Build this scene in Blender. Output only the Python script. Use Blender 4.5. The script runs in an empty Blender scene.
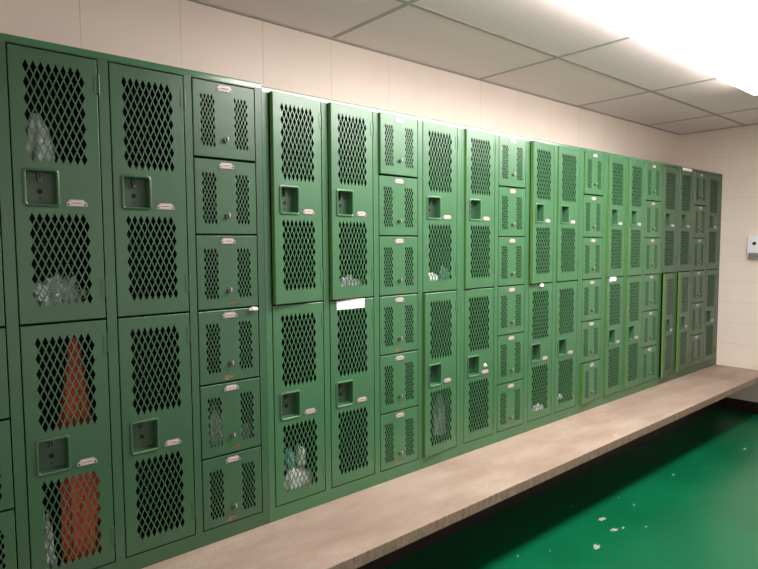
import bpy, bmesh, math, random
from mathutils import Vector, Matrix, noise
from mathutils.geometry import delaunay_2d_cdt

random.seed(7)
SC = bpy.context.scene
COL = SC.collection
PI = math.pi

# ------------------------------------------------------------------ materials
def lin(r, g, b):
    f = lambda c: (c / 255) / 12.92 if c / 255 <= 0.04045 else ((c / 255 + 0.055) / 1.055) ** 2.4
    return (f(r), f(g), f(b), 1.0)


class NT:
    """tiny helper around a material node tree"""
    def __init__(self, name):
        self.m = bpy.data.materials.new(name)
        self.m.use_nodes = True
        self.t = self.m.node_tree
        self.b = self.t.nodes['Principled BSDF']
        self.tc = self.t.nodes.new('ShaderNodeTexCoord')

    def n(self, kind, **kw):
        nd = self.t.nodes.new(kind)
        for k, v in kw.items():
            setattr(nd, k, v)
        return nd

    def l(self, a, b):
        self.t.links.new(a, b)

    def noise(self, scale, detail=4, rough=0.55, coord='Object', stretch=None):
        nz = self.n('ShaderNodeTexNoise')
        nz.inputs['Scale'].default_value = scale
        nz.inputs['Detail'].default_value = detail
        nz.inputs['Roughness'].default_value = rough
        src = self.tc.outputs[coord]
        if stretch:
            mp = self.n('ShaderNodeMapping')
            mp.inputs['Scale'].default_value = stretch
            self.l(src, mp.inputs[0])
            src = mp.outputs[0]
        self.l(src, nz.inputs['Vector'])
        return nz.outputs['Fac']

    def ramp(self, fac, stops):
        r = self.n('ShaderNodeValToRGB')
        e = r.color_ramp.elements
        while len(e) < len(stops):
            e.new(0.5)
        for el, (p, c) in zip(e, stops):
            el.position = p
            el.color = c
        self.l(fac, r.inputs[0])
        return r.outputs['Color']

    def mix(self, fac, a, b, mode='MIX'):
        x = self.n('ShaderNodeMix', data_type='RGBA', blend_type=mode)
        for sock, v in ((x.inputs[0], fac), (x.inputs[6], a), (x.inputs[7], b)):
            if hasattr(v, 'is_linked'):
                self.l(v, sock)
            else:
                sock.default_value = v
        return x.outputs[2]

    def math(self, op, a, b=None, c=None):
        x = self.n('ShaderNodeMath', operation=op)
        for i, v in enumerate((a, b, c)):
            if v is None:
                continue
            if hasattr(v, 'is_linked'):
                self.l(v, x.inputs[i])
            else:
                x.inputs[i].default_value = v
        return x.outputs[0]

    def xyz(self, coord='Object'):
        s = self.n('ShaderNodeSeparateXYZ')
        self.l(self.tc.outputs[coord], s.inputs[0])
        return s.outputs

    def bump(self, h, strength=0.1, dist=0.01):
        bp = self.n('ShaderNodeBump')
        bp.inputs['Strength'].default_value = strength
        bp.inputs['Distance'].default_value = dist
        self.l(h, bp.inputs['Height'])
        self.l(bp.outputs[0], self.b.inputs['Normal'])

    def col(self, c):
        if hasattr(c, 'is_linked'):
            self.l(c, self.b.inputs['Base Color'])
        else:
            self.b.inputs['Base Color'].default_value = c

    def set(self, **kw):
        for k, v in kw.items():
            s = self.b.inputs[k.replace('_', ' ')]
            if hasattr(v, 'is_linked'):
                self.l(v, s)
            else:
                s.default_value = v
        return self


def simple(name, c, rough=0.5, metal=0.0, var=0.12, scale=18, **kw):
    t = NT(name)
    f = t.noise(scale)
    dark = tuple(v * (1 - var) for v in c[:3]) + (1,)
    lite = tuple(min(1, v * (1 + var)) for v in c[:3]) + (1,)
    t.col(t.ramp(f, [(0.3, dark), (0.7, lite)]))
    t.set(Roughness=rough, Metallic=metal, **kw)
    return t.m


def locker_paint(name, c, rough=0.36):
    t = NT(name)
    f = t.noise(5, 5)
    d = tuple(v * 0.9 for v in c[:3]) + (1,)
    l = tuple(min(1, v * 1.08) for v in c[:3]) + (1,)
    base = t.ramp(f, [(0.3, d), (0.7, l)])
    # small worn chips in the enamel
    chips = t.noise(60, 2, 0.5)
    cf = t.ramp(chips, [(0.765, (0, 0, 0, 1)), (0.80, (1, 1, 1, 1))])
    base = t.mix(cf, base, lin(150, 170, 150))
    t.col(base)
    rr = t.noise(9, 3)
    t.set(Roughness=t.math('MULTIPLY_ADD', rr, 0.12, rough - 0.06))
    t.b.inputs['Specular IOR Level'].default_value = 0.85
    t.bump(t.noise(9, 3), 0.05, 0.02)
    return t.m


M = {}
M['paint'] = locker_paint('green_enamel', lin(57, 105, 68), 0.36)
M['paint_dim_left'] = locker_paint('dimmed_green_enamel', lin(45, 86, 55), 0.38)  # left bank: dim light mixed into the green enamel colour
M['paint_dim_right'] = locker_paint('dimmed_grey_green_enamel', lin(54, 84, 57), 0.42)  # right bank: its dim light mixed in the same way
M['rail'] = locker_paint('glossy_green_enamel', lin(66, 114, 80), 0.24)
M['rail'].node_tree.nodes['Principled BSDF'].inputs['Specular IOR Level'].default_value = 0.7
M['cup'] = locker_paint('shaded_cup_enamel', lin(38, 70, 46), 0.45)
M['inner'] = simple('shaded_interior_paint', lin(22, 42, 30), 0.6)  # same green as outside, with the interior's shade put into the colour
M['edge'] = locker_paint('olive_green_edge_paint', lin(84, 122, 48), 0.45)
M['steel'] = simple('bright_steel', lin(184, 170, 172), 0.4, 0.35, 0.08)
M['card'] = simple('paper_card', lin(206, 186, 184), 0.8)
M['paper'] = simple('white_paper', lin(240, 232, 230), 0.8, var=0.04)
M['cardink'] = simple('card_print', lin(120, 80, 80), 0.8)
M['darkhole'] = simple('dark_recess', lin(10, 14, 11), 0.7)
M['lockmetal'] = simple('dull_lock_metal', lin(104, 110, 98), 0.4, 0.5)
M['rust'] = simple('rust_scuff', lin(150, 100, 70), 0.8, var=0.3, scale=120)
M['bag'] = simple('clear_plastic_film', lin(200, 204, 206), 0.25, var=0.35, scale=30)
M['white_cloth'] = simple('white_cotton', lin(244, 242, 244), 0.9, var=0.08)
M['grey_cloth'] = simple('grey_cotton', lin(196, 194, 200), 0.9, var=0.2)
M['red_cloth'] = simple('red_nylon', lin(250, 96, 70), 0.7, var=0.15)
M['teal_cloth'] = simple('teal_cotton', lin(120, 180, 172), 0.9, var=0.15)
M['pink_cloth'] = simple('faded_pink_cotton', lin(190, 128, 118), 0.9, var=0.15)
M['black_plastic'] = simple('dark_plastic', lin(40, 38, 46), 0.4)
M['white_plastic'] = simple('white_plastic', lin(232, 230, 236), 0.3, var=0.03)
M['grey_plastic'] = simple('grey_plastic', lin(120, 118, 128), 0.35, var=0.05)
M['white_enamel'] = simple('white_enamel', lin(235, 235, 232), 0.4, var=0.02)
M['tbar'] = simple('ceiling_grid_paint', lin(172, 160, 156), 0.5, var=0.03)
M['chip'] = simple('bare_concrete', lin(140, 150, 132), 0.8, var=0.2, scale=60)
M['base'] = simple('black_vinyl_base', lin(38, 24, 22), 0.45, var=0.15)
M['plinth'] = simple('dark_brown_block', lin(48, 32, 28), 0.6, var=0.15)  # dark brown over the whole plinth


def wall_mat(name, axis, x0, w, z0, h, vs, hs):
    t = NT(name)
    f = t.noise(1.6, 5)
    base = t.ramp(f, [(0.3, lin(232, 214, 202)), (0.7, lin(239, 222, 211))])
    s = t.xyz()
    def line(src, o, p, e):
        fr = t.math('FRACT', t.math('DIVIDE', t.math('SUBTRACT', src, o - p / 2), p))
        return t.math('LESS_THAN', t.math('ABSOLUTE', t.math('SUBTRACT', fr, 0.5)), e / p)
    v = line(s[axis], x0, w, 0.0016)
    hh = line(s[2], z0, h, 0.0030)
    k = t.noise(3.1, 2)
    vk = t.math('MULTIPLY', v, t.math('MULTIPLY', k, vs))
    hk = t.math('MULTIPLY', hh, hs)
    fac = t.math('MAXIMUM', vk, hk)
    t.col(t.mix(fac, base, lin(140, 122, 106)))
    t.set(Roughness=0.6)
    t.bump(t.math('ADD', t.noise(140, 3), t.math('MULTIPLY', fac, -0.6)), 0.15, 0.004)
    return t.m


M['wall_back'] = wall_mat('painted_block_back', 0, 0.689, 0.4225, 0.045, 0.205, 0.75, 0.03)
M['wall_end'] = wall_mat('painted_block_end', 1, -0.2, 0.41, 0.045, 0.205, 0.05, 0.16)

t = NT('ceiling_tile')
f = t.noise(90, 4)
big = t.noise(0.8, 3)
c = t.ramp(big, [(0.3, lin(244, 224, 226)), (0.7, lin(250, 232, 233))])
c = t.mix(t.ramp(f, [(0.62, (0, 0, 0, 1)), (0.72, (0.35, 0.35, 0.35, 1))]), c, lin(165, 158, 150))
t.col(c); t.set(Roughness=0.9); t.bump(f, 0.2, 0.004)
M['tile'] = t.m

t = NT('green_floor_paint')
f = t.noise(2.2, 5)
c = t.ramp(f, [(0.3, lin(0, 84, 52)), (0.7, lin(3, 97, 62))])
t.col(c)
t.set(Roughness=0.29)
M['floor'] = t.m

t = NT('worn_concrete_bench')
f = t.noise(3.2, 6, 0.6, stretch=(0.6, 1.6, 1.6))
c = t.ramp(f, [(0.25, lin(140, 116, 104)), (0.5, lin(162, 139, 126)), (0.75, lin(182, 162, 150))])
st = t.noise(7, 5, 0.65)
c = t.mix(t.ramp(st, [(0.55, (0, 0, 0, 1)), (0.75, (0.55, 0.55, 0.55, 1))]), c, lin(150, 124, 104))
gr = t.noise(160, 3)
c = t.mix(t.ramp(gr, [(0.35, (0.5, 0.5, 0.5, 1)), (0.5, (0, 0, 0, 1))]), c, lin(140, 124, 110))
wh = t.noise(13, 3, 0.5)
c = t.mix(t.ramp(wh, [(0.72, (0, 0, 0, 1)), (0.78, (0.8, 0.8, 0.8, 1))]), c, lin(205, 192, 178))
# the front face is darker and coarser than the top
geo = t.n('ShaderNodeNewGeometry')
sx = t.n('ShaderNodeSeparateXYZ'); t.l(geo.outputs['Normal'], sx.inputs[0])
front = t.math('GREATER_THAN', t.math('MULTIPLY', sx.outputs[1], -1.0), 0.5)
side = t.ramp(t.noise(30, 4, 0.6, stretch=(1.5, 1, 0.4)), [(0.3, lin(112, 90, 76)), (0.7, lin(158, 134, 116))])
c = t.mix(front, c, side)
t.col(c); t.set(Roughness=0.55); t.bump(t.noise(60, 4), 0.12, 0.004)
M['concrete'] = t.m

t = NT('fluorescent_lens')
t.col((0.9, 0.9, 0.9, 1))
t.b.inputs['Emission Color'].default_value = (1.0, 0.97, 0.93, 1)
yy = t.xyz()[1]
core = t.ramp(t.math('ABSOLUTE', yy), [(0.10, (1, 1, 1, 1)), (0.22, (0.42, 0.42, 0.42, 1))])
t.l(t.math('MULTIPLY', core, 36.0), t.b.inputs['Emission Strength'])
M['lens'] = t.m

# ------------------------------------------------------------------ mesh helpers
class MB:
    def __init__(self):
        self.bm = bmesh.new()
        self.mats = []

    def mi(self, mat):
        if mat not in self.mats:
            self.mats.append(mat)
        return self.mats.index(mat)

    def faces(self, vs, fs, mat):
        k = self.mi(mat)
        bv = [self.bm.verts.new(v) for v in vs]
        for f in fs:
            try:
                self.bm.faces.new([bv[i] for i in f]).material_index = k
            except ValueError:
                pass
        return bv

    def box(self, x0, x1, y0, y1, z0, z1, mat, bevel=0.0, seg=2):
        k = self.mi(mat)
        vs = [(x, y, z) for x in (x0, x1) for y in (y0, y1) for z in (z0, z1)]
        bv = [self.bm.verts.new(v) for v in vs]
        fl = []
        for f in ((0, 1, 3, 2), (4, 6, 7, 5), (0, 4, 5, 1), (2, 3, 7, 6), (0, 2, 6, 4), (1, 5, 7, 3)):
            fc = self.bm.faces.new([bv[i] for i in f]); fc.material_index = k; fl.append(fc)
        if bevel:
            ed = list({e for f in fl for e in f.edges})
            r = bmesh.ops.bevel(self.bm, geom=ed, offset=bevel, segments=seg, profile=0.6, affect='EDGES')
            for f in r['faces']:
                f.material_index = k
        return self

    def prism(self, poly, y0, y1, mat):
        """polygon in x,z pushed from y0 (front) to y1"""
        n = len(poly)
        vs = [(x, y0, z) for x, z in poly] + [(x, y1, z) for x, z in poly]
        fs = [tuple(range(n)), tuple(range(2 * n - 1, n - 1, -1))] + [(i, i + n, (i + 1) % n + n, (i + 1) % n) for i in range(n)]
        self.faces(vs, fs, mat)
        return self

    def cyl(self, p, axis, r, length, mat, n=16, r2=None):
        r2 = r if r2 is None else r2
        a = Vector(axis).normalized()
        u = a.orthogonal().normalized(); v = a.cross(u)
        p = Vector(p)
        vs = []
        for rr, q in ((r, p), (r2, p + a * length)):
            for i in range(n):
                g = 2 * PI * i / n
                vs.append(q + (u * math.cos(g) + v * math.sin(g)) * rr)
        fs = [tuple(range(n - 1, -1, -1)), tuple(range(n, 2 * n))] + [(i, (i + 1) % n, (i + 1) % n + n, i + n) for i in range(n)]
        self.faces(vs, fs, mat)
        return self

    def plate(self, outer, holes, y0, y1, mat, wall=None):
        """flat sheet in x,z with real holes, thickness y0..y1"""
        pts = [Vector(p) for p in outer]
        edges = [(i, (i + 1) % len(outer)) for i in range(len(outer))]
        for h in holes:
            b = len(pts)
            pts += [Vector(p) for p in h]
            edges += [(b + i, b + (i + 1) % len(h)) for i in range(len(h))]
        vo, eo, fo, _, _, _ = delaunay_2d_cdt(pts, edges, [], 1, 1e-6)
        boxes = [(min(p[0] for p in h), max(p[0] for p in h), min(p[1] for p in h), max(p[1] for p in h), h) for h in holes]
        def inside(x, z, h):
            c = False
            j = len(h) - 1
            for i in range(len(h)):
                if (h[i][1] > z) != (h[j][1] > z) and x < (h[j][0] - h[i][0]) * (z - h[i][1]) / (h[j][1] - h[i][1]) + h[i][0]:
                    c = not c
                j = i
            return c
        keep = []
        for f in fo:
            cx = sum(vo[i].x for i in f) / len(f); cz = sum(vo[i].y for i in f) / len(f)
            if any(b[0] <= cx <= b[1] and b[2] <= cz <= b[3] and inside(cx, cz, b[4]) for b in boxes):
                continue
            keep.append(f)
        n = len(vo)
        cnt = {}
        for f in keep:
            for i in range(len(f)):
                e = (f[i], f[(i + 1) % len(f)])
                cnt[e] = 1
        vs = [(p.x, y0, p.y) for p in vo] + [(p.x, y1, p.y) for p in vo]
        fs = [tuple(f) for f in keep] + [tuple(i + n for i in reversed(f)) for f in keep]
        fs += [(b, a, a + n, b + n) for (a, b) in cnt if (b, a) not in cnt]
        self.faces(vs, fs, mat)
        return self

    def mesh(self, name, smooth=None):
        bmesh.ops.recalc_face_normals(self.bm, faces=self.bm.faces)
        me = bpy.data.meshes.new(name)
        self.bm.to_mesh(me)
        self.bm.free()
        for m in self.mats:
            me.materials.append(m)
        if smooth:
            for p in me.polygons:
                p.use_smooth = True
            me.set_sharp_from_angle(angle=math.radians(smooth))
        return me


def put(name, me, parent=None, loc=(0, 0, 0), rz=0.0, label=None, cat=None, group=None, kind=None):
    o = bpy.data.objects.new(name, me)
    COL.objects.link(o)
    o.parent = parent
    o.location = loc
    o.rotation_euler = (0, 0, rz)
    for k, v in (('label', label), ('category', cat), ('group', group), ('kind', kind)):
        if v:
            o[k] = v
    return o


def struct(name, mb, parent=None):
    return put(name, mb.mesh(name), parent, kind=None if parent else 'structure')


# ------------------------------------------------------------------ measured layout
BACK, END, LEFT, NEAR = 0.427, 6.43, -2.6, -4.6
CEIL, BENCH_TOP, BENCH_BOT, BENCH_Y = 2.785, 0.430, 0.374, -0.468
def R(k):
    return 2.3135 - 0.3048 * k
W = 0.268                       # door width

# ------------------------------------------------------------------ room shell
b = MB(); b.box(LEFT, END + 0.2, NEAR, BACK + 0.2, -0.1, 0.0, M['floor'])
floor = struct('floor', b)
b = MB(); b.box(LEFT, END + 0.2, BACK, BACK + 0.2, 0.0, CEIL + 0.1, M['wall_back']); struct('wall_back', b)
b = MB(); b.box(END, END + 0.2, NEAR, BACK, 0.0, CEIL + 0.1, M['wall_end']); struct('wall_right', b)
b = MB(); b.box(LEFT, END, NEAR, BACK, CEIL, CEIL + 0.1, M['tile'])
ceil = struct('ceiling', b)
# inverted-T grid under the tiles, part of the ceiling
b = MB()
ys = [-0.19 - 0.61 * i for i in range(0, 7)]
xs = [1.955 + 1.245 * i for i in range(-3, 4)]
for y in ys:
    b.box(LEFT, END, y - 0.012, y + 0.012, CEIL - 0.003, CEIL + 0.001, M['tbar'])
for x in xs:
    b.box(x - 0.012, x + 0.012, NEAR, BACK, CEIL - 0.0027, CEIL + 0.001, M['tbar'])
b.box(LEFT, END, BACK - 0.02, BACK, CEIL - 0.006, CEIL + 0.001, M['tbar'])
b.box(END - 0.02, END, NEAR, BACK, CEIL - 0.0062, CEIL + 0.001, M['tbar'])
struct('ceiling_grid', b, ceil)
# black vinyl base along the end wall
b = MB(); b.box(END - 0.006, END, NEAR, -0.03, 0.0, 0.112, M['base'], 0.002); struct('baseboard_right', b)

# bare patches where the green paint has flaked off the floor
for (x, y, s, el, a) in [(3.2825, -0.285, 0.026, 0.45, 0.9), (3.2591, -0.5003, 0.042, 0.5, -0.2), (3.1829, -0.6159, 0.038, 0.45, -0.4),
                         (3.245, -0.640, 0.016, 0.5, 0.2), (2.9306, -0.6499, 0.045, 0.62, 0.1), (2.529, -0.421, 0.016, 0.4, 0.8),
                         (2.7012, -0.5042, 0.011, 0.6, 0.2), (4.2721, -0.4907, 0.02, 0.5, 0.1), (5.251, -0.6426, 0.026, 0.5, 0.0),
                         (3.5894, -0.537, 0.014, 0.6, 0.4), (3.36, -0.72, 0.014, 0.5, 0.3), (3.62, -0.42, 0.012, 0.5, 0.3), (4.0, -0.75, 0.012, 0.5, 0.3), (4.6, -0.6, 0.014, 0.5, 0.7)]:
    n = 26
    vs = []
    for i in range(n):
        g = 2 * PI * i / n
        r = s * (0.35 + 1.0 * abs(noise.noise(Vector((math.cos(g) * 2.3 + x * 9, math.sin(g) * 2.3, y * 7)))) + random.uniform(-.06, .28))
        px, py = r * math.cos(g), r * el * math.sin(g)
        vs.append((px * math.cos(a) - py * math.sin(a), px * math.sin(a) + py * math.cos(a), 0.0008))
    b = MB(); b.faces(vs, [tuple(range(n))], M['chip'])
    put('bare_patch', b.mesh('bare_patch'), floor, (x, y, 0), label='pale flake of bare concrete')

# ------------------------------------------------------------------ concrete bench
bench = put('concrete_bench', None, None, (3.0, 0, 0), label='long worn beige concrete bench running under the whole row of lockers', cat='bench')
X0B = LEFT + 0.002
b = MB(); b.box(X0B - 3.0, END - 3.0 - 0.001, BENCH_Y, BACK - 0.001, BENCH_BOT, BENCH_TOP, M['concrete'], 0.006, 3)
put('slab', b.mesh('slab'), bench)
b = MB(); b.box(X0B - 3.0, END - 3.0 - 0.001, -0.03, BACK - 0.002, 0.0, BENCH_BOT + 0.001, M['plinth'])
put('plinth', b.mesh('plinth'), bench, label='dark recessed plinth under the slab')
b = MB(); b.box(X0B - 3.0, END - 3.0 - 0.01, -0.038, -0.029, 0.0, 0.105, M['base'], 0.003)
put('plinth_base', b.mesh('plinth_base'), bench, label='black vinyl base strip')

# ------------------------------------------------------------------ locker doors
def diamonds(cx0, cz_top, cols, rows, px, pz, hw, hh):
    out = []
    for r in range(rows):
        off = px / 2 if r % 2 else 0.0
        for c in range(cols):
            x = cx0 + c * px + off
            z = cz_top - r * pz
            out.append([(x - hw, z), (x, z - hh), (x + hw, z), (x, z + hh)])
    return out


def door_shell(h, holes):
    """local frame: hinge edge at x=0, free edge x=-W, top z=0, front at y=0; with returned flanges"""
    b = MB()
    e = 0.0022
    outer = [(-W + e, -h + e), (-e, -h + e), (-e, -e), (-W + e, -e)]
    b.plate(outer, holes, 0.0, 0.002, M['paint'])
    # rolled edge and return flanges
    x0, x1, z0, z1 = -W, 0.0, -h, 0.0
    rings = []
    for (ins, y) in ((e, 0.0), (0.0008, 0.0008), (0.0, 0.0025), (0.0, 0.021), (0.009, 0.021), (0.009, 0.0195), (0.0016, 0.0195), (0.0016, 0.002)):
        rings.append([(x0 + ins, y, z0 + ins), (x1 - ins, y, z0 + ins), (x1 - ins, y, z1 - ins), (x0 + ins, y, z1 - ins)])
    vs = [v for r in rings for v in r]
    fs = []
    for k in range(len(rings) - 1):
        for i in range(4):
            fs.append((k * 4 + i, k * 4 + (i + 1) % 4, k * 4 + 4 + (i + 1) % 4, k * 4 + 4 + i))
    b.faces(vs, [f for i, f in enumerate(fs) if not (i % 4 == 3 and i // 4 == 2)], M['paint'])
    b.faces(vs, [f for i, f in enumerate(fs) if i % 4 == 3 and i // 4 == 2], M['edge'])
    bmesh.ops.remove_doubles(b.bm, verts=b.bm.verts, dist=1e-6)
    return b


CUP = (-W + 0.034, -W + 0.034 + 0.094, -0.5105, -0.3985)      # x0, x1, z0, z1

def tall_door(h):
    holes = diamonds(-W + 0.0490, -0.0610, 8, 12, 0.0224, 0.0263, 0.0090, 0.0213)
    holes += diamonds(-W + 0.0490, -0.558, 8, 12, 0.0224, 0.0252, 0.0090, 0.0204)
    x0, x1, z0, z1 = CUP
    holes.append([(x0, z0), (x1, z0), (x1, z1), (x0, z1)])
    return door_shell(h, holes).mesh('tall_door')


def rough_blob(cx, cz, rx, rz, n=14, seed=0):
    rnd = random.Random(seed)
    return [(cx + rx * math.cos(2 * PI * i / n) * rnd.uniform(.6, 1.1), cz + rz * math.sin(2 * PI * i / n) * rnd.uniform(.6, 1.1)) for i in range(n)]


def box_door(h, scuff):
    holes = diamonds(-W + 0.0345, -0.0625, 4, 12, 0.0147, 0.0168, 0.0056, 0.0128)
    holes += diamonds(-W + 0.1795, -0.0625, 4, 12, 0.0147, 0.0168, 0.0056, 0.0128)
    b = door_shell(h, holes)
    if scuff:
        rnd = random.Random(scuff)
        for i in range(3):
            p = rough_blob(-W / 2 + rnd.uniform(-.022, .03), -h + rnd.uniform(.012, .024), rnd.uniform(.008, .017), rnd.uniform(.003, .006), 12, scuff * 7 + i)
            b.faces([(x, -0.0004, z) for x, z in p], [tuple(range(len(p)))], M['rust'])
    return b.mesh('box_door')


def latch_cup():
    b = MB()
    x0, x1, z0, z1 = CUP
    # raised rounded rim
    def rr(x0, x1, z0, z1, r, n=5):
        pts = []
        for cx, cz, a0 in ((x1 - r, z1 - r, 0), (x0 + r, z1 - r, 90), (x0 + r, z0 + r, 180), (x1 - r, z0 + r, 270)):
            for i in range(n + 1):
                a = math.radians(a0 + 90 * i / n)
                pts.append((cx + r * math.cos(a), cz + r * math.sin(a)))
        return pts
    prof = [(0.008, 0.0, 0.012), (0.0065, -0.0045, 0.011), (0.002, -0.0065, 0.008), (-0.0015, -0.004, 0.007), (-0.003, 0.010, 0.006), (-0.004, 0.034, 0.005)]
    rings = []
    for ins, y, r in prof:
        rings.append([(x, y, z) for x, z in rr(x0 - ins, x1 + ins, z0 - ins, z1 + ins, r)])
    n = len(rings[0])
    vs = [v for r in rings for v in r]
    fs = []
    for k in range(len(rings) - 1):
        for i in range(n):
            fs.append((k * n + i, k * n + (i + 1) % n, (k + 1) * n + (i + 1) % n, (k + 1) * n + i))
    fs.append(tuple(range((len(rings) - 1) * n, len(rings) * n)))
    b.faces(vs, fs[:-1], M['paint'])
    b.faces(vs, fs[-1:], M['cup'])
    bmesh.ops.remove_doubles(b.bm, verts=b.bm.verts, dist=1e-6)
    cx = (x0 + x1) / 2; zc = (z0 + z1) / 2
    b.box(cx - 0.006, cx + 0.006, 0.020, 0.033, z1 - 0.034, z1 - 0.002, M['lockmetal'], 0.002)      # lift finger
    b.box(cx - 0.0025, cx + 0.0025, 0.0185, 0.021, z1 - 0.028, z1 - 0.006, M['darkhole'])
    b.cyl((cx, 0.0335, zc - 0.010), (0, -1, 0), 0.0085, 0.001, M['darkhole'], 20)                   # padlock eye
    b.cyl((cx, 0.0335, zc - 0.036), (0, -1, 0), 0.0028, 0.001, M['darkhole'], 12)
    return b.mesh('latch_cup', 35)


def name_plate(cx, cz, w=0.066, h=0.0225):
    b = MB()
    x0, x1, z0, z1 = cx - w / 2, cx + w / 2, cz - h / 2, cz + h / 2
    poly = [(x0, z0), (x1, z0), (x1, z0 + h * .45), (x1 - .012, z1), (x0 + .012, z1), (x0, z0 + h * .45)]
    b.prism(poly, -0.0035, -0.0002, M['steel'])
    b.box(x0 + .014, x1 - .014, -0.0042, -0.0034, z0 + .005, z1 - .004, M['card'])
    b.box(x0 + .017, x1 - .017, -0.0045, -0.0041, cz - .0018, cz + .0012, M['cardink'])
    for sx in (x0 + .006, x1 - .006):
        b.cyl((sx, -0.0034, z0 + .006), (0, -1, 0), 0.0035, 0.0015, M['darkhole'], 10, 0.0025)
    return b.mesh('name_plate', 35)


def hinge(z):
    b = MB()
    for i in range(5):
        b.cyl((0.004, -0.0015, z - 0.034 + i * 0.0137), (0, 0, 1), 0.0043, 0.0128, M['paint'], 12)
    b.box(-0.012, 0.003, -0.0018, 0.0, z - 0.033, z + 0.033, M['paint'])
    return b.mesh('hinge', 40)


def cylinder_lock():
    b = MB()
    x, z = -W + 0.1335, -0.226
    b.cyl((x, 0.001, z), (0, -1, 0), 0.0115, 0.004, M['lockmetal'], 20, 0.0105)
    b.cyl((x, -0.003, z), (0, -1, 0), 0.009, 0.009, M['lockmetal'], 20, 0.0085)
    b.box(x - 0.0018, x + 0.0018, -0.0128, -0.0115, z - 0.006, z + 0.006, M['darkhole'])
    b.box(x + 0.001, x + 0.008, -0.0165, -0.0105, z - 0.004, z + 0.013, M['steel'], 0.0015)
    return b.mesh('cylinder_lock', 35)


H_UP = (R(0) - 0.002) - (R(3) + 0.0035)
H_LO = (R(3) - 0.0035) - 0.4945
HB = 0.3048 - 0.007
HB_LAST = (R(5) - 0.0035) - 0.4945
ME = dict(up=tall_door(H_UP), lo=tall_door(H_LO), cup=latch_cup(), tag=name_plate(-0.0815, -0.5015),
          btag=name_plate(-W + 0.134, -0.0215), lock=cylinder_lock(), h1=hinge(-0.085), h2=hinge(-0.80), hm=hinge(-0.45))
for v in range(3):
    ME['box%d' % v] = box_door(HB, v)
    ME['last%d' % v] = box_door(HB_LAST, v)

# ------------------------------------------------------------------ banks of lockers
seams = [0.009, 1.277, 2.5456, 3.812, 5.095, 6.424]
cols = [[('b', .048), ('t', .3582), ('t', .6677), ('b', .9732)],
        [('t', 1.312), ('t', 1.620), ('b', 1.929), ('t', 2.238)],
        [('t', 2.574), ('b', 2.8835), ('t', 3.202), ('t', 3.515)],
        [('b', 3.8474), ('t', 4.185), ('t', 4.495), ('b', 4.797)],
        [('t', 5.128), ('t', 5.448), ('b', 5.7684), ('t', 6.087)]]
tops = [2.3415, 2.331, 2.331, 2.333, 2.337]
labels = ['bank of green lockers at the left end, a red jacket behind one of its doors',
          'bank of green lockers holding a white towel heap, white paper strip on a lower door',
          'middle bank of green lockers, with one upper door right of its box column ajar',
          'green locker bank with six-door box columns at both sides, white cloth under one door',
          'darker bank of green lockers against the end wall with two lower doors standing ajar']
# (bank, column, tier) -> degrees ajar
AJAR = {(1, 0, 0): 5.6, (1, 1, 0): 4.6, (1, 3, 1): 3.2, (1, 2, 0): 2.6, (2, 0, 0): 2.2, (2, 2, 0): 5.2, (3, 0, 0): 2.2, (3, 0, 5): 4.2,
        (3, 1, 0): 3.0, (3, 1, 1): 2.4, (3, 2, 0): 2.8, (3, 2, 1): 2.8, (4, 0, 1): 7.0, (4, 1, 1): 5.4, (2, 3, 0): 1.6}
GAP = 0.004
ZB = BENCH_TOP

def shut(o, a):
    if a >= 3:
        o['label'] = 'door standing slightly ajar'

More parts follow.
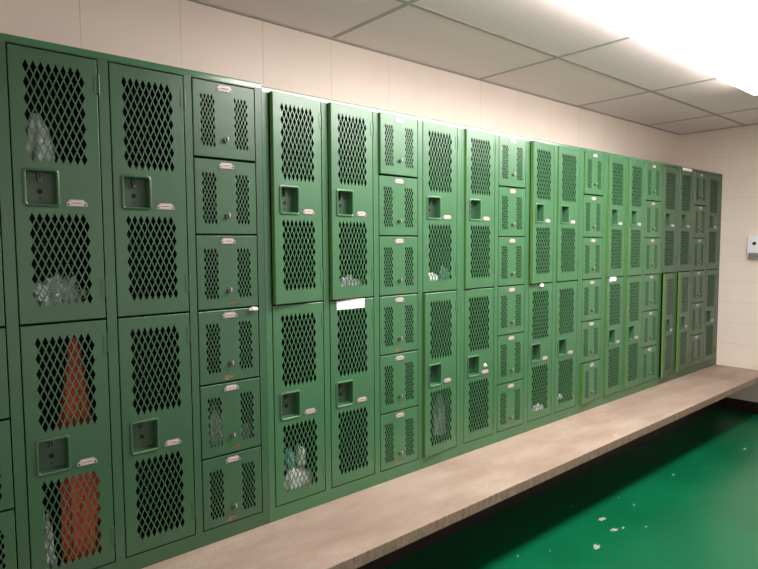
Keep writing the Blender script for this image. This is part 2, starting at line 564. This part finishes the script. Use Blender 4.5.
for bi in range(5):
    s0, s1 = seams[bi] + 0.0006, seams[bi + 1] - 0.0006
    zt = tops[bi]
    root = put('locker_bank', None, None, (s0, 0, ZB), label=labels[bi], cat='lockers', group='green locker banks')
    ox = -s0
    zlo, zhi = 0.4945 - GAP, R(0) - 0.002 + GAP
    # welded front frame with one tall opening per column
    b = MB()
    op = [[(x + ox - GAP, zlo - ZB), (x + ox + W + GAP, zlo - ZB), (x + ox + W + GAP, zhi - ZB), (x + ox - GAP, zhi - ZB)] for _, x in cols[bi]]
    b.plate([(0, 0), (s1 - s0, 0), (s1 - s0, zt - ZB - 0.014), (0, zt - ZB - 0.014)], op, 0.0, 0.003, M['paint'])
    # lips folded back round each opening
    for _, x in cols[bi]:
        xa, xb = x + ox - GAP, x + ox + W + GAP
        b.box(xa - 0.002, xa, 0.002, 0.032, zlo - ZB, zhi - ZB, M['paint'])
        b.box(xb, xb + 0.002, 0.002, 0.032, zlo - ZB, zhi - ZB, M['paint'])
        b.box(xa, xb, 0.002, 0.032, zhi - ZB, zhi - ZB + 0.002, M['paint'])
        b.box(xa, xb, 0.002, 0.032, zlo - ZB - 0.002, zlo - ZB, M['paint'])
    # rolled top rail along the head of the bank
    n = 7
    zr = zt - ZB
    prof = [(-0.0012, zr - 0.022), (-0.0005, zr - 0.005)] + [(-0.0005 + 0.005 * (1 - math.cos(g)), zr - 0.005 + 0.005 * math.sin(g)) for g in [PI / 2 * i / n for i in range(1, n + 1)]] + [(0.011, zr), (0.011, zr - 0.022)]
    m_ = len(prof)
    vs = [(x, y, z) for x in (0.0, s1 - s0) for y, z in prof]
    fs = [(k, (k + 1) % m_, m_ + (k + 1) % m_, m_ + k) for k in range(m_)] + [tuple(range(m_ - 1, -1, -1)), tuple(range(m_, 2 * m_))]
    b.faces(vs, fs, M['rail'])
    put('front_frame', b.mesh('front_frame', 20), root)
    # sheet-metal carcass: sides, back, top, bottom
    b = MB()
    D = BACK - 0.006
    b.box(0, 0.002, 0.003, D, 0, zt - ZB, M['paint'])
    b.box(s1 - s0 - 0.002, s1 - s0, 0.003, D, 0, zt - ZB, M['paint'])
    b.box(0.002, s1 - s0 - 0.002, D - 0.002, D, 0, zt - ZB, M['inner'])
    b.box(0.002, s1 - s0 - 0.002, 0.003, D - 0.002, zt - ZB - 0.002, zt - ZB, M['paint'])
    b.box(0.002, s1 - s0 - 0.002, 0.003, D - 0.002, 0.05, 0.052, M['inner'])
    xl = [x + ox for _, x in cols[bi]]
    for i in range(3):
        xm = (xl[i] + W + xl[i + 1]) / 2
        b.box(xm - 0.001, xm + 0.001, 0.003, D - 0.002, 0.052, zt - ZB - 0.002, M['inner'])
    put('carcass', b.mesh('carcass'), root, label='dark interior of the lockers')
    edges = [0.002] + [(xl[i] + W + xl[i + 1]) / 2 + 0.001 for i in range(3)] + [s1 - s0]
    for ci, (kind, x) in enumerate(cols[bi]):
        xa, xb = edges[ci], edges[ci + 1] - 0.002
        tiers = (3,) if kind == 't' else (1, 2, 3, 4, 5)
        for k in tiers:
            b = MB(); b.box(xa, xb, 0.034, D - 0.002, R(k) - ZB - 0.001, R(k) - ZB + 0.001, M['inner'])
            put('shelf', b.mesh('shelf'), root)
        hx = x + ox + W
        if kind == 't':
            for tier, (me, zt_) in enumerate(((ME['up'], R(0) - 0.002), (ME['lo'], R(3) - 0.0035))):
                a = AJAR.get((bi, ci, tier), 0.0)
                d = put('tall_door', me, root, (hx, -0.0015, zt_ - ZB), math.radians(a)); shut(d, a)
                put('latch_cup', ME['cup'], d)
                put('name_plate', ME['tag'], d, label='small steel card holder')
                for hm in ('h1', 'h2'):
                    put('hinge', ME[hm], d)
        else:
            for k in range(6):
                v = (bi * 5 + ci + k) % 2 + 1 if k >= 2 else 0
                me = ME[('last%d' if k == 5 else 'box%d') % v]
                a = AJAR.get((bi, ci, k), 0.0)
                d = put('box_door', me, root, (hx, -0.0015, R(k) - (0.002 if k == 0 else 0.0035) - ZB), math.radians(a)); shut(d, a)
                put('cylinder_lock', ME['lock'], d)
                put('name_plate', ME['btag'], d, label='small steel card holder')

# weaker light on the end banks is painted in as darker enamel
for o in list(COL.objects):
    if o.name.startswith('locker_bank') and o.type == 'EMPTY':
        mat = {0: 'paint_dim_left', 4: 'paint_dim_right'}.get(labels.index(o['label']))
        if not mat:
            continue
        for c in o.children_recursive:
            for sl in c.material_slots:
                if sl.material == M['paint'] or (mat == 'paint_dim_right' and sl.material == M['rail']):
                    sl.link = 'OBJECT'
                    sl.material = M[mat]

# ------------------------------------------------------------------ things left in the lockers
def lump(cx, cy, z0, sx, sy, sz, mat, seed, freq=2.2, amp=0.5, sub=4, flat=True, sharp=False):
    """crumpled soft thing resting at z0"""
    bm = bmesh.new()
    bmesh.ops.create_icosphere(bm, subdivisions=sub, radius=1.0)
    sd = Vector((seed * 3.1, seed * 1.7, seed * 5.3))
    for v in bm.verts:
        n = v.co.normalized()
        d = 1 + amp * noise.fractal(n * freq + sd, 0.9, 2.1, 4)
        if sharp:
            d += amp * 0.5 * (abs(noise.noise(n * freq * 3 + sd)) - 0.3)
        c = n * max(0.35, d)
        v.co = (c.x, c.y, max(c.z, -0.55) if flat else c.z)
    lo = [min(v.co[i] for v in bm.verts) for i in range(3)]
    hi = [max(v.co[i] for v in bm.verts) for i in range(3)]
    S = (sx, sy, sz)
    for v in bm.verts:
        for i in range(3):
            v.co[i] = (v.co[i] - lo[i]) / (hi[i] - lo[i]) * S[i] - (S[i] / 2 if i < 2 else 0)
    me = bpy.data.meshes.new('lump')
    bm.to_mesh(me); bm.free()
    me.materials.append(mat)
    for p in me.polygons:
        p.use_smooth = not sharp
    return me, (cx, cy, z0)


def hung_cloth(z0, z1, prof, mat, folds=7, seed=1, depth=0.09, sleeves=False):
    """draped garment hanging from a hook: (t, half width, x shift) profile from the top down, origin at its lower middle"""
    b = MB()
    rows, n = 36, 72
    vs, fs = [], []
    for i in range(rows + 1):
        t = i / rows
        for j in range(len(prof) - 1):
            if prof[j][0] <= t <= prof[j + 1][0]:
                u = (t - prof[j][0]) / (prof[j + 1][0] - prof[j][0])
                hw = prof[j][1] + (prof[j + 1][1] - prof[j][1]) * u
                dx = prof[j][2] + (prof[j + 1][2] - prof[j][2]) * u
        z = (1 - t) * (z1 - z0)
        for k in range(n):
            g = 2 * PI * k / n
            w = 1 + (0.10 + 0.10 * t) * math.sin(folds * g + 2.2 * math.sin(3 * t + seed)) + 0.12 * noise.noise(Vector((math.cos(g) * 2, math.sin(g) * 2, t * 5 + seed)))
            hem = 0.018 * math.sin(folds * g + seed) if i == rows else 0
            vs.append((dx + hw * w * math.cos(g), min(depth, hw * 0.8) * w * math.sin(g), z + abs(hem)))
    for i in range(rows):
        for k in range(n):
            fs.append((i * n + k, i * n + (k + 1) % n, (i + 1) * n + (k + 1) % n, (i + 1) * n + k))
    fs.append(tuple(range(n - 1, -1, -1)))
    fs.append(tuple(range(rows * n, rows * n + n)))
    b.faces(vs, fs, mat)
    return b.mesh('garment', 60)


def drop(name, ml, label, cat, group=None):
    return put(name, ml[0], None, ml[1], 0, label, cat, group)


SH3 = R(3) + 0.003           # top of the middle shelf
FL = ZB + 0.054              # locker bottom
drop('plastic_bag', lump(0.497, 0.10, SH3, 0.205, 0.12, 0.165, M['bag'], 3, 2.6, 0.5, 5, True, True),
     'crumpled clear plastic bag on the middle shelf above the red jacket', 'bag')
# pale bag hanging at the top of the same locker
hb = hung_cloth(1.93, 2.15, [(0, 0.010, 0), (0.25, 0.035, 0), (0.7, 0.05, 0.0), (1, 0.042, 0)], M['bag'], 6, 4, 0.06)
b0 = put('hanging_bag', hb, None, (0.452, 0.10, 1.90), 0, 'pale thin plastic bag hanging in the top of the locker at far left', 'bag')
# red jacket: body and sleeves
jk = put('red_jacket', None, None, (0.548, 0.13, FL + 0.002), 0, 'red jacket hanging in a lower locker of the left bank', 'jacket')
put('body', hung_cloth(0, 0.84, [(0, 0.014, 0.0), (0.12, 0.028, 0.0), (0.38, 0.055, -0.005), (0.55, 0.062, 0.005), (1, 0.066, 0.006)], M['red_cloth'], 7, 2, 0.085), jk, (0, 0, 0))
put('sleeve', hung_cloth(0, 0.34, [(0, 0.022, 0.03), (0.4, 0.036, 0.01), (1, 0.040, 0)], M['red_cloth'], 4, 5, 0.03), jk, (0.02, -0.05, 0.03))
put('sleeve', lump(0, 0, 0, 0.13, 0.09, 0.055, M['red_cloth'], 9)[0], jk, (-0.02, -0.045, 0.0))
drop('crumpled_bag', lump(0.418, 0.075, FL + 0.001, 0.07, 0.08, 0.235, M['bag'], 12, 2.4, 0.5, 5, True, True),
     'grey crumpled plastic bag standing left of the red jacket', 'bag')
# towels in the box locker
drop('folded_towel', lump(1.062, 0.078, R(5) + 0.003, 0.08, 0.085, 0.20, M['white_cloth'], 21, 1.8, 0.35),
     'white towel bundle behind the left perforations of a box door', 'towel')
drop('white_sock', lump(1.208, 0.072, R(5) + 0.003, 0.058, 0.07, 0.09, M['white_cloth'], 23, 1.8, 0.35),
     'small white cloth ball behind the right perforations of a box door', 'clothing')
# tissue pinched in the door gap
drop('paper_tissue', lump(1.213, -0.012, R(3) - 0.014, 0.046, 0.022, 0.016, M['white_cloth'], 31, 2.0, 0.5),
     'small white wad of tissue pinched between two box doors', 'tissue')
drop('white_towel', lump(1.475, 0.085, FL + 0.001, 0.185, 0.10, 0.135, M['white_cloth'], 41, 1.5, 0.25), 'white towel heaped on a locker floor below a teal shirt', 'towel')
drop('teal_shirt', lump(1.425, 0.085, FL + 0.139, 0.07, 0.08, 0.10, M['teal_cloth'], 44, 2.0, 0.4), 'dark teal shirt bunched on top of a white towel heap', 'shirt')
drop('white_shirt', lump(1.49, 0.075, FL + 0.139, 0.045, 0.07, 0.10, M['white_cloth'], 46, 2.0, 0.4), 'white shirt bunched right of the teal shirt', 'shirt')
drop('grey_bundle', lump(1.80, 0.085, SH3, 0.18, 0.10, 0.115, M['grey_cloth'], 51, 2.4, 0.5), 'grey clothing bundle behind an ajar upper door', 'clothing')
drop('white_towel', lump(2.385, 0.08, SH3, 0.13, 0.09, 0.105, M['white_cloth'], 61, 1.8, 0.35), 'bright white towel on a middle shelf beside teal clothing', 'towel')
drop('teal_shirt', lump(2.50, 0.085, SH3, 0.075, 0.09, 0.135, M['teal_cloth'], 63, 2.6, 0.5), 'pale teal shirt right of the bright white towel', 'shirt')
gw = put('grey_shirt', hung_cloth(0, 0.24, [(0, 0.010, 0), (0.3, 0.035, 0), (1, 0.038, 0)], M['grey_cloth'], 5, 8, 0.04), None, (2.47, 0.10, 0.545), 0,
         'grey shirt hanging low in a lower locker', 'shirt')
drop('cloth_bundle', lump(3.432, 0.078, FL + 0.0025, 0.11, 0.08, 0.075, M['white_cloth'], 71, 1.6, 0.3), 'white cloth lying on the floor of a lower locker', 'clothing')
drop('white_pouch', lump(3.69, 0.10, FL + 0.0605, 0.13, 0.09, 0.035, M['white_cloth'], 73, 1.6, 0.3), 'flat white pouch on a dark bag in a lower locker', 'pouch')
drop('dark_bag', lump(3.68, 0.13, FL + 0.001, 0.18, 0.15, 0.059, M['black_plastic'], 74, 1.6, 0.3), 'dark bag under a flat white pouch', 'bag')
drop('pink_shirt', lump(4.325, 0.11, SH3, 0.20, 0.12, 0.17, M['pink_cloth'], 81, 2.0, 0.4), 'faded pink shirt heaped behind an upper perforated door', 'shirt')

# paper strip taped on a lower door, peeking cloth and a tag above the frame
b = MB()
vs, fs = [], []
for i in range(13):
    t = i / 12
    for j in range(4):
        u = j / 3
        vs.append((t * 0.172, -0.0008 - 0.0025 * (0.5 + 0.5 * math.sin(7 * t + 2 * u)), -0.042 * u + 0.006 * math.sin(2.4 * t) * (1 - u)))
for i in range(12):
    for j in range(3):
        fs.append((i * 4 + j, i * 4 + j + 1, i * 4 + j + 5, i * 4 + j + 4))
b.faces(vs, fs, M['paper'])
put('paper_strip', b.mesh('paper_strip'), None, (1.655, -0.0022, R(3) - 0.006), 0, 'creased white paper strip stuck along the top of a lower locker door', 'paper')
drop('white_cloth_corner', lump(4.27, -0.010, R(3) - 0.030, 0.12, 0.02, 0.034, M['white_cloth'], 91, 1.6, 0.3), 'white cloth corner poking out under an ajar upper door', 'cloth')
drop('tissue_wad', lump(3.335, -0.010, R(3) - 0.022, 0.045, 0.018, 0.022, M['white_cloth'], 93, 1.6, 0.3), 'small white wad below an ajar upper door, right of a box column', 'tissue')
b = MB(); b.box(-0.10, 0.10, -0.0012, 0.0, -0.012, 0.012, M['paper'], 0.0004)
put('paper_tag', b.mesh('paper_tag'), None, (5.585, -0.0022, 2.316), 0, 'blank white paper tag on the top rail of the darkest lockers', 'paper')
b = MB(); b.cyl((0, 0, 0), (0, -1, 0), 0.012, 0.004, M['white_plastic'], 20, 0.011); b.cyl((0, -0.004, 0), (0, -1, 0), 0.008, 0.010, M['white_plastic'], 20, 0.004)
put('round_knob', b.mesh('round_knob', 40), None, (2.760, -0.0016, 0.932), 0, 'round white knob on a lower door beside its latch cup', 'knob')

# ------------------------------------------------------------------ soap dispenser on the end wall
ds = put('soap_dispenser', None, None, (END - 0.0005, -0.328, 1.51), 0, 'white soap dispenser with dark round window on the end wall', 'dispenser')
b = MB()
prof = [(0.0, 0.0), (-0.055, 0.0), (-0.082, 0.02), (-0.10, 0.07), (-0.098, 0.17), (-0.08, 0.215), (-0.05, 0.23), (0.0, 0.23)]
n = len(prof)
secs = [(-0.062, 0.86), (-0.055, 0.96), (-0.04, 1.0), (0.04, 1.0), (0.055, 0.96), (0.062, 0.86)]
vs = [(x * s, y * (1.0 if z > 0.1 else 1.08), z) for y, s in secs for x, z in prof]
fs = [(i * n + k, i * n + (k + 1) % n, (i + 1) * n + (k + 1) % n, (i + 1) * n + k) for i in range(len(secs) - 1) for k in range(n)]
fs += [tuple(range(n - 1, -1, -1)), tuple(range((len(secs) - 1) * n, len(secs) * n))]
b.faces(vs, fs, M['white_plastic'])
put('housing', b.mesh('housing', 35), ds)
b = MB(); b.cyl((-0.096, -0.0, 0.14), (-1, 0, 0), 0.018, 0.006, M['black_plastic'], 24, 0.016)
put('window', b.mesh('window', 40), ds, label='dark round viewing window')
b = MB(); b.box(-0.098, -0.075, -0.045, 0.045, 0.012, 0.05, M['grey_plastic'], 0.006, 3)
put('push_bar', b.mesh('push_bar', 40), ds, label='grey push bar')

# ------------------------------------------------------------------ ceiling light
LX0, LX1, LY0, LY1, LZ = 1.55, 4.815, -1.21, -0.72, 2.70
cl = put('ceiling_light', None, None, ((LX0 + LX1) / 2, (LY0 + LY1) / 2, CEIL - 0.006), 0, 'long white fluorescent fixture glowing brightly on the ceiling', 'light')
hx, hy = (LX1 - LX0) / 2, (LY1 - LY0) / 2
b = MB(); b.box(-hx, hx, -hy + 0.03, hy - 0.03, -0.03, 0.0, M['white_enamel'], 0.003)
put('housing', b.mesh('housing'), cl)
b = MB()
prof = [(-hy, -0.018), (-hy + 0.004, -0.05), (-hy + 0.03, -0.072), (-hy * 0.5, -0.079), (0, -0.081), (hy * 0.5, -0.079), (hy - 0.03, -0.072), (hy - 0.004, -0.05), (hy, -0.018), (hy - 0.03, -0.017), (-hy + 0.03, -0.017)]
n = len(prof)
vs = [(x, y, z) for x in (-hx + 0.012, hx - 0.012) for y, z in prof]
fs = [(k, (k + 1) % n, n + (k + 1) % n, n + k) for k in range(n)] + [tuple(range(n - 1, -1, -1)), tuple(range(n, 2 * n))]
b.faces(vs, fs, M['lens'])
put('diffuser', b.mesh('diffuser', 40), cl, label='glowing white lens')
for sx in (-1, 1):
    b = MB()
    xa, xb = sorted((sx * (hx - 0.012), sx * hx))
    pr = [(y * 1.01, z * 1.02) for y, z in prof[:9]]
    m = len(pr)
    vs = [(x, y, z) for x in (xa, xb) for y, z in pr]
    fs = [(k, (k + 1) % m, m + (k + 1) % m, m + k) for k in range(m)] + [tuple(range(m - 1, -1, -1)), tuple(range(m, 2 * m))]
    b.faces(vs, fs, M['white_enamel'])
    put('end_cap', b.mesh('end_cap'), cl)

# ------------------------------------------------------------------ ambient light from the rest of the room
w = bpy.data.worlds.new('room_ambient')
SC.world = w
w.use_nodes = True
bg = w.node_tree.nodes['Background']
bg.inputs[0].default_value = (1.0, 0.93, 0.86, 1)
bg.inputs[1].default_value = 0.88

# ------------------------------------------------------------------ camera (solved from the locker grid)
f, yaw, pitch, roll = 587.8, math.radians(40.685), math.radians(-3.876), math.radians(-0.343)
fwd = Vector((math.sin(yaw) * math.cos(pitch), math.cos(yaw) * math.cos(pitch), math.sin(pitch)))
right = Vector((math.cos(yaw), -math.sin(yaw), 0))
up = right.cross(fwd)
r2 = right * math.cos(roll) + up * math.sin(roll)
u2 = up * math.cos(roll) - right * math.sin(roll)
cd = bpy.data.cameras.new('camera')
cd.sensor_width = 36.0
cd.lens = f / 758 * 36.0
cam = bpy.data.objects.new('camera', cd)
COL.objects.link(cam)
cam.matrix_world = Matrix(((r2.x, u2.x, -fwd.x, 0.0), (r2.y, u2.y, -fwd.y, -2.2396), (r2.z, u2.z, -fwd.z, 1.66), (0, 0, 0, 1)))
SC.camera = cam
cd.clip_start = 0.02

SC.view_settings.view_transform = 'Standard'
SC.view_settings.look = 'None'
SC.view_settings.exposure = 0.0
SC.cycles.max_bounces = 8
